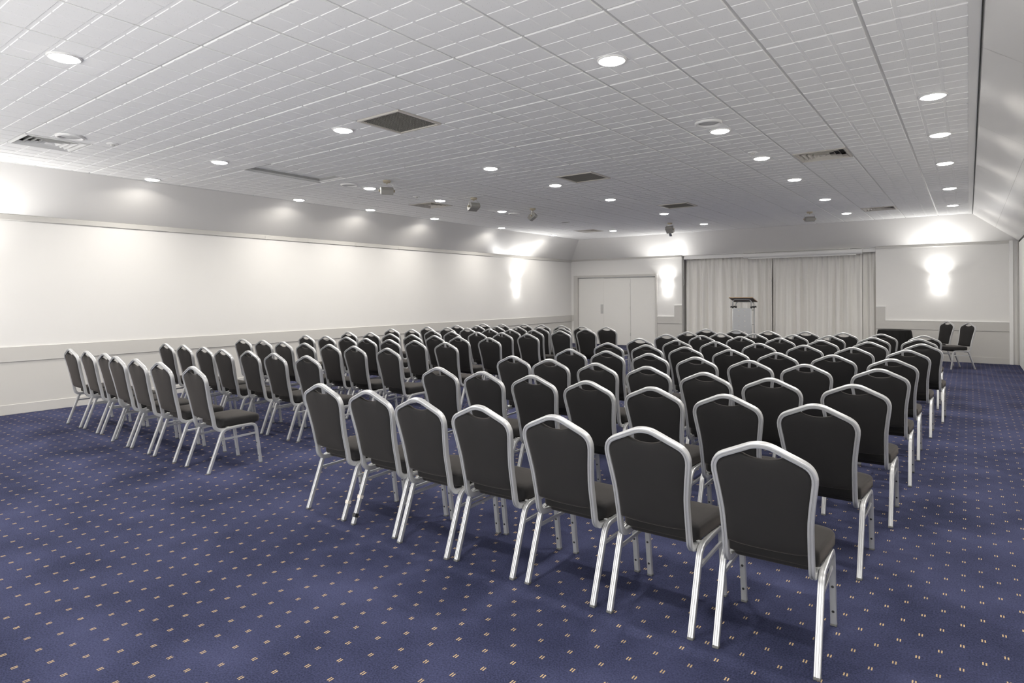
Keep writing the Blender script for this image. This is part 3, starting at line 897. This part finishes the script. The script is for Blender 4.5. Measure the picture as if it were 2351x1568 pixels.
STRETCH = MB().prism([(-0.148, 0.273), (0.212, 0.281), (0.210, 0.299), (-0.143, 0.291)], 'x', -0.006, 0.006).mesh('stretcher', 'alu', bevel=0.0015)
sf = MB()
for yy in (-0.06, 0.13):
    sf.box(-0.196, 0.196, yy - 0.011, yy + 0.011, 0.368, 0.388)
SEATFRAME = sf.mesh('seat_frame', 'steel', bevel=0.002)

# back frame: one tube bent from the left rail up over the peak and down to the right rail
def y_back(z):
    return -0.2885 + (0.94 - z) * 0.215 + 0.018 * max(0.0, (0.50 - z) / 0.14) ** 2
half = [(0.1745, 0.474), (0.1755, 0.540), (0.1785, 0.620), (0.190, 0.715), (0.2005, 0.790)]
out_half = half + [(0.1985, 0.824), (0.186, 0.850), (0.163, 0.868), (0.115, 0.890), (0.070, 0.9105), (0.042, 0.9225), (0.020, 0.9275)]
bot = [(0.1745, -0.050, 0.3640), (0.1745, -0.085, 0.3635), (0.1745, -0.108, 0.3640), (0.1745, -0.130, 0.3665), (0.1745, -0.150, 0.374), (0.1745, -0.168, 0.390), (0.1745, -0.178, 0.415)]
def refine(pts, k=2):
    """Catmull-Rom through the points"""
    P = [Vector(q) for q in pts]; res = []
    for i in range(len(P) - 1):
        p0, p1, p2, p3 = P[max(i - 1, 0)], P[i], P[i + 1], P[min(i + 2, len(P) - 1)]
        for s in range(k):
            t = s / k
            res.append(0.5 * ((2 * p1) + (p2 - p0) * t + (2 * p0 - 5 * p1 + 4 * p2 - p3) * t * t + (3 * p1 - p0 - 3 * p2 + p3) * t ** 3))
    res.append(P[-1])
    return res
right = [Vector(q) for q in bot] + [Vector((x, y_back(z), z)) for x, z in out_half]
peak = Vector((0, y_back(0.929), 0.929))
full = right + [peak] + [Vector((-q.x, q.y, q.z)) for q in reversed(right)]
full = refine(full, 2)
RV = Vector((0, -1, -0.215)).normalized()        # rear normal of the leaning back
fr = []
for q, t in zip(full, tangents(full)):
    if q.z < 0.47: o = Vector((1 if q.x > 0 else -1, 0, 0))
    else: o = RV.cross(t); o = o if o.dot(q - Vector((0, q.y, 0.70))) > 0 else -o
    o = (o - o.dot(t) * t).normalized()
    b = t.cross(o).normalized()
    fr.append((o, b))
ref = fr[len(fr) // 2][1]
if ref.y > 0: fr = [(o, -b) for o, b in fr]
for i in range(len(fr)):
    o, b = fr[i]
BACKFRAME = sweep(full, fr, fluted(0.0122, 0.0150, n_groove=1, dep=0.0050), 'back_frame', 'alu')

# backrest pad: fills the frame below the hand slot
inn = [(x - 0.0105, z) for x, z in half] + [(0.189, 0.819), (0.178, 0.842), (0.157, 0.858), (0.112, 0.8785), (0.088, 0.886)]
top = [(0.072, 0.879), (0.050, 0.8715), (0.026, 0.8670), (0.0, 0.8655)]
bottom = [(0.0, 0.459), (0.055, 0.4595), (0.110, 0.462), (0.158, 0.468)]
ro = bottom + inn[0:] + top
outl = refine([Vector((x, 0, z)) for x, z in ro[4:-1]], 2)
outl = [(q.x, q.z) for q in outl]
ro = bottom + outl + [top[-1]]
loop = ro + [(-x, z) for x, z in reversed(ro[1:-1])]
cz = 0.665
vs = []; fs = []; n = len(loop)
prof = [(1.0, -0.006), (1.0, 0.004), (0.975, 0.0105), (0.93, 0.0145), (0.80, 0.0185), (0.55, 0.0215), (0.28, 0.0225)]
def pt(s, q, d, side):
    x, z = q[0] * s, cz + (q[1] - cz) * s
    return Vector((x, y_back(max(z, 0.47)), z)) + RV * (d * side)
for side, amp in ((1, 0.80), (-1, 1.35)):
    base = len(vs)
    for s, d in prof:
        for q in loop: vs.append(tuple(pt(s, q, (d + 0.002) * amp, side)))
    for i in range(len(prof) - 1):
        for k in range(n):
            fs.append((base + i * n + k, base + i * n + (k + 1) % n, base + (i + 1) * n + (k + 1) % n, base + (i + 1) * n + k))
    c = len(vs); vs.append(tuple(pt(0, (0, cz), 0.025 * amp, side)))
    last = base + (len(prof) - 1) * n
    for k in range(n): fs.append((last + k, last + (k + 1) % n, c))
BACKREST = mesh_from('backrest', vs, fs, 'fabric', True)

# seat cushion: rounded, crowned, narrower at the rear
plan = []
def corner(cx, cy, r, a0, a1, k=7):
    for i in range(k):
        a = math.radians(a0 + (a1 - a0) * i / (k - 1))
        plan.append((cx + r * math.cos(a), cy + r * math.sin(a)))
corner(0.155, 0.188, 0.062, 0, 90); corner(-0.155, 0.188, 0.062, 90, 180)
corner(-0.158, -0.080, 0.036, 180, 270); corner(0.158, -0.080, 0.036, 270, 360)
vs = []; fs = []; n = len(plan)
rings = [(0.80, 0.3685), (0.855, 0.370), (0.868, 0.378), (0.875, 0.391), (0.975, 0.3935), (0.997, 0.402), (1.0, 0.414), (1.0, 0.436), (0.990, 0.449), (0.965, 0.4575), (0.90, 0.464), (0.72, 0.470), (0.40, 0.474)]
for s, z in rings:
    for x, yy in plan: vs.append((x * s, 0.045 + (yy - 0.045) * s, z))
for i in range(len(rings) - 1):
    for k in range(n): fs.append((i * n + k, i * n + (k + 1) % n, (i + 1) * n + (k + 1) % n, (i + 1) * n + k))
fs.append(tuple(range(n - 1, -1, -1)))
c = len(vs); vs.append((0, 0.045, 0.475))
for k in range(n): fs.append(((len(rings) - 1) * n + k, (len(rings) - 1) * n + (k + 1) % n, c))
SEAT = mesh_from('seat', vs, fs, 'fabric', True)

TAPE_B = MB().box(-0.0148, 0.0148, -0.0148, 0.0148, -0.013, 0.013).mesh('tape_band', 'tape')
TAPE_W = MB().box(-0.0146, 0.0146, -0.0146, 0.0146, -0.011, 0.011).mesh('paper_tape', 'paper')
def chair(x, yv, deg, label, group):
    t = thing('banquet_chair', label, 'chair', (x, yv, 0), math.radians(deg), group)
    ob('seat', SEAT, t); ob('backrest', BACKREST, t); ob('back_frame', BACKFRAME, t); ob('seat_frame', SEATFRAME, t)
    legs = {}
    for s in (-1, 1):
        r = ob('leg', LEG_R, t, (s * LX, 0, 0)); ob('rubber_foot', FOOT, r, (0, -0.2455, 0))
        f = ob('leg', LEG_F, t, (s * LX, 0, 0)); ob('rubber_foot', FOOT, f, (0, 0.2455, 0))
        for q in BOLT_AT: ob('bolt', BOLT, f, q)
        ob('stretcher', STRETCH, t, (s * LX, 0, 0))
        legs[s] = r
    return t, legs

LEFT = [
    [(-8.748,3.056,0.1),(-8.223,3.057,-1.6),(-7.725,3.059,-0.4),(-7.235,2.989,-1.3),(-6.742,2.984,-0.7),(-6.21,2.979,0.4),(-5.563,2.979,-0.7)],
    [(-8.662,4.124,-0.8),(-8.199,4.141,-1.3),(-7.634,4.117,-0.3),(-7.105,4.076,-1.1),(-6.643,4.14,-1.4),(-6.132,4.136,-0.3),(-5.567,4.152,1.3)],
    [(-8.604,5.175,1.0),(-8.09,5.186,0.8),(-7.577,5.18,-0.9),(-7.114,5.204,0.1),(-6.629,5.238,-0.7),(-6.136,5.238,-1.0),(-5.543,5.254,-1.3)],
    [(-8.545,6.219,-0.9),(-8.082,6.254,1.4),(-7.619,6.287,1.1),(-7.119,6.244,1.0),(-6.655,6.277,1.0),(-6.16,6.307,-1.0),(-5.582,6.301,-0.6)],
    [(-8.635,7.132,0.4),(-8.169,7.227,0.7),(-7.644,7.189,1.1),(-7.145,7.199,1.2),(-6.682,7.245,-1.3),(-6.17,7.217,0.3),(-5.665,7.319,0.5)],
    [(-8.775,8.251,0.0),(-8.278,8.302,-1.0),(-7.712,8.25,-0.1),(-7.164,8.176,-1.3),(-6.701,8.285,1.4),(-6.239,8.377,1.2),(-5.687,8.341,0.2)],
    [(-8.692,9.131,-0.6),(-8.169,9.137,1.3),(-7.671,9.17,0.2),(-7.143,9.174,1.2),(-6.68,9.206,1.1),(-6.218,9.271,0.0),(-5.685,9.325,-0.3)],
    [(-8.643,9.945,0.3),(-8.118,9.991,-0.2),(-7.58,9.959,-1.1),(-7.117,10.046,-0.6),(-6.591,10.012,1.0),(-6.128,10.087,-1.5),(-5.581,10.037,-1.5)],
    [(-8.543,10.707,0.4),(-8.08,10.776,-0.7),(-7.617,10.954,0.1),(-7.155,10.941,-0.1),(-6.652,10.92,-0.5),(-6.119,10.813,1.6),(-5.566,10.804,-1.0)],
]
RIGHT = [
    [(-3.692,2.966,-0.4),(-3.176,2.959,0.4),(-2.686,2.928,-0.6),(-2.223,2.946,0.7),(-1.712,2.952,-1.1),(-1.221,2.95,0.7),(-0.709,2.962,2.1)],
    [(-3.689,4.171,-0.3),(-3.178,4.151,-1.0),(-2.715,4.19,0.4),(-2.205,4.157,-0.7),(-1.701,4.142,-0.5),(-1.211,4.115,0.8),(-0.684,4.058,-0.6)],
    [(-3.747,5.323,0.2),(-3.264,5.266,1.3),(-2.71,5.21,-1.3),(-2.219,5.226,-1.4),(-1.677,5.096,-0.9),(-1.174,5.038,0.8),(-0.627,5.021,0.4)],
    [(-3.675,6.337,-0.8),(-3.212,6.353,-0.5),(-2.696,6.332,-1.0),(-2.165,6.237,-0.1),(-1.642,6.217,-1.5),(-1.155,6.147,0.6),(-0.594,6.111,1.3)],
    [(-3.744,7.377,1.5),(-3.199,7.351,0.8),(-2.696,7.319,1.5),(-2.137,7.255,-1.5),(-1.622,7.145,-0.7),(-1.108,7.189,1.5),(-0.587,7.064,0.9)],
    [(-3.741,8.345,-0.3),(-3.186,8.3,1.4),(-2.67,8.326,0.4),(-2.13,8.341,1.0),(-1.59,8.321,-0.7),(-1.062,8.27,-1.0),(-0.536,8.213,-0.2)],
    [(-3.773,9.393,-1.2),(-3.234,9.434,-0.4),(-2.687,9.468,1.5),(-2.136,9.459,-0.5),(-1.566,9.291,-1.6),(-1.017,9.286,-1.5),(-0.453,9.256,-1.1)],
    [(-3.728,10.157,0.9),(-3.178,10.144,-0.4),(-2.684,10.224,-0.7),(-2.123,10.269,-1.3),(-1.653,10.298,1.5),(-1.078,10.223,-0.2),(-0.534,10.207,-0.9)],
    [(-3.751,11.139,-1.4),(-3.22,11.12,-1.4),(-2.688,11.093,-1.1),(-2.14,11.199,0.6),(-1.584,11.19,-1.1),(-1.061,11.138,-1.5),(-0.521,11.014,-0.0)],
]


NTH = ['first', 'second', 'third', 'fourth', 'fifth', 'sixth', 'seventh', 'eighth', 'ninth']
ROWN = ['nearest row', 'second row from camera', 'third row from camera', 'fourth row from camera', 'fifth row from camera', 'sixth row from camera',
        'seventh row from camera', 'eighth row from camera', 'farthest row']
for r, row in enumerate(LEFT):
    for k, (x, yv, a) in enumerate(row):
        chair(x, yv, a, 'charcoal banquet chair, left block, %s, %s seat from the left wall' % (ROWN[r], NTH[k]), 'banquet chairs in the left block')
for r, row in enumerate(RIGHT):
    for k, (x, yv, a) in enumerate(row):
        t, legs = chair(x, yv, a, 'charcoal banquet chair, right block, %s, %s seat from its right end' % (ROWN[r], NTH[6 - k]), 'banquet chairs in the right block')
        if r == 0 and k == 1:
            o = ob('tape_band', TAPE_B, legs[-1], (0, -0.2275, 0.060)); o.rotation_euler = (math.radians(-20), 0, 0)
            o = ob('paper_tape', TAPE_W, legs[-1], (0, -0.184, 0.175)); o.rotation_euler = (math.radians(-20), 0, 0)
        if r == 0 and k == 0:
            o = ob('paper_tape', TAPE_W, legs[1], (0, -0.2045, 0.120)); o.rotation_euler = (math.radians(-20), 0, 0)
chair(-0.22, 15.57, 128, 'charcoal banquet chair by the far wall, nearer the white corner post', 'pair of side chairs by the far wall')
chair(-0.585, 16.11, 128, 'charcoal banquet chair by the far wall, nearer the black table', 'pair of side chairs by the far wall')
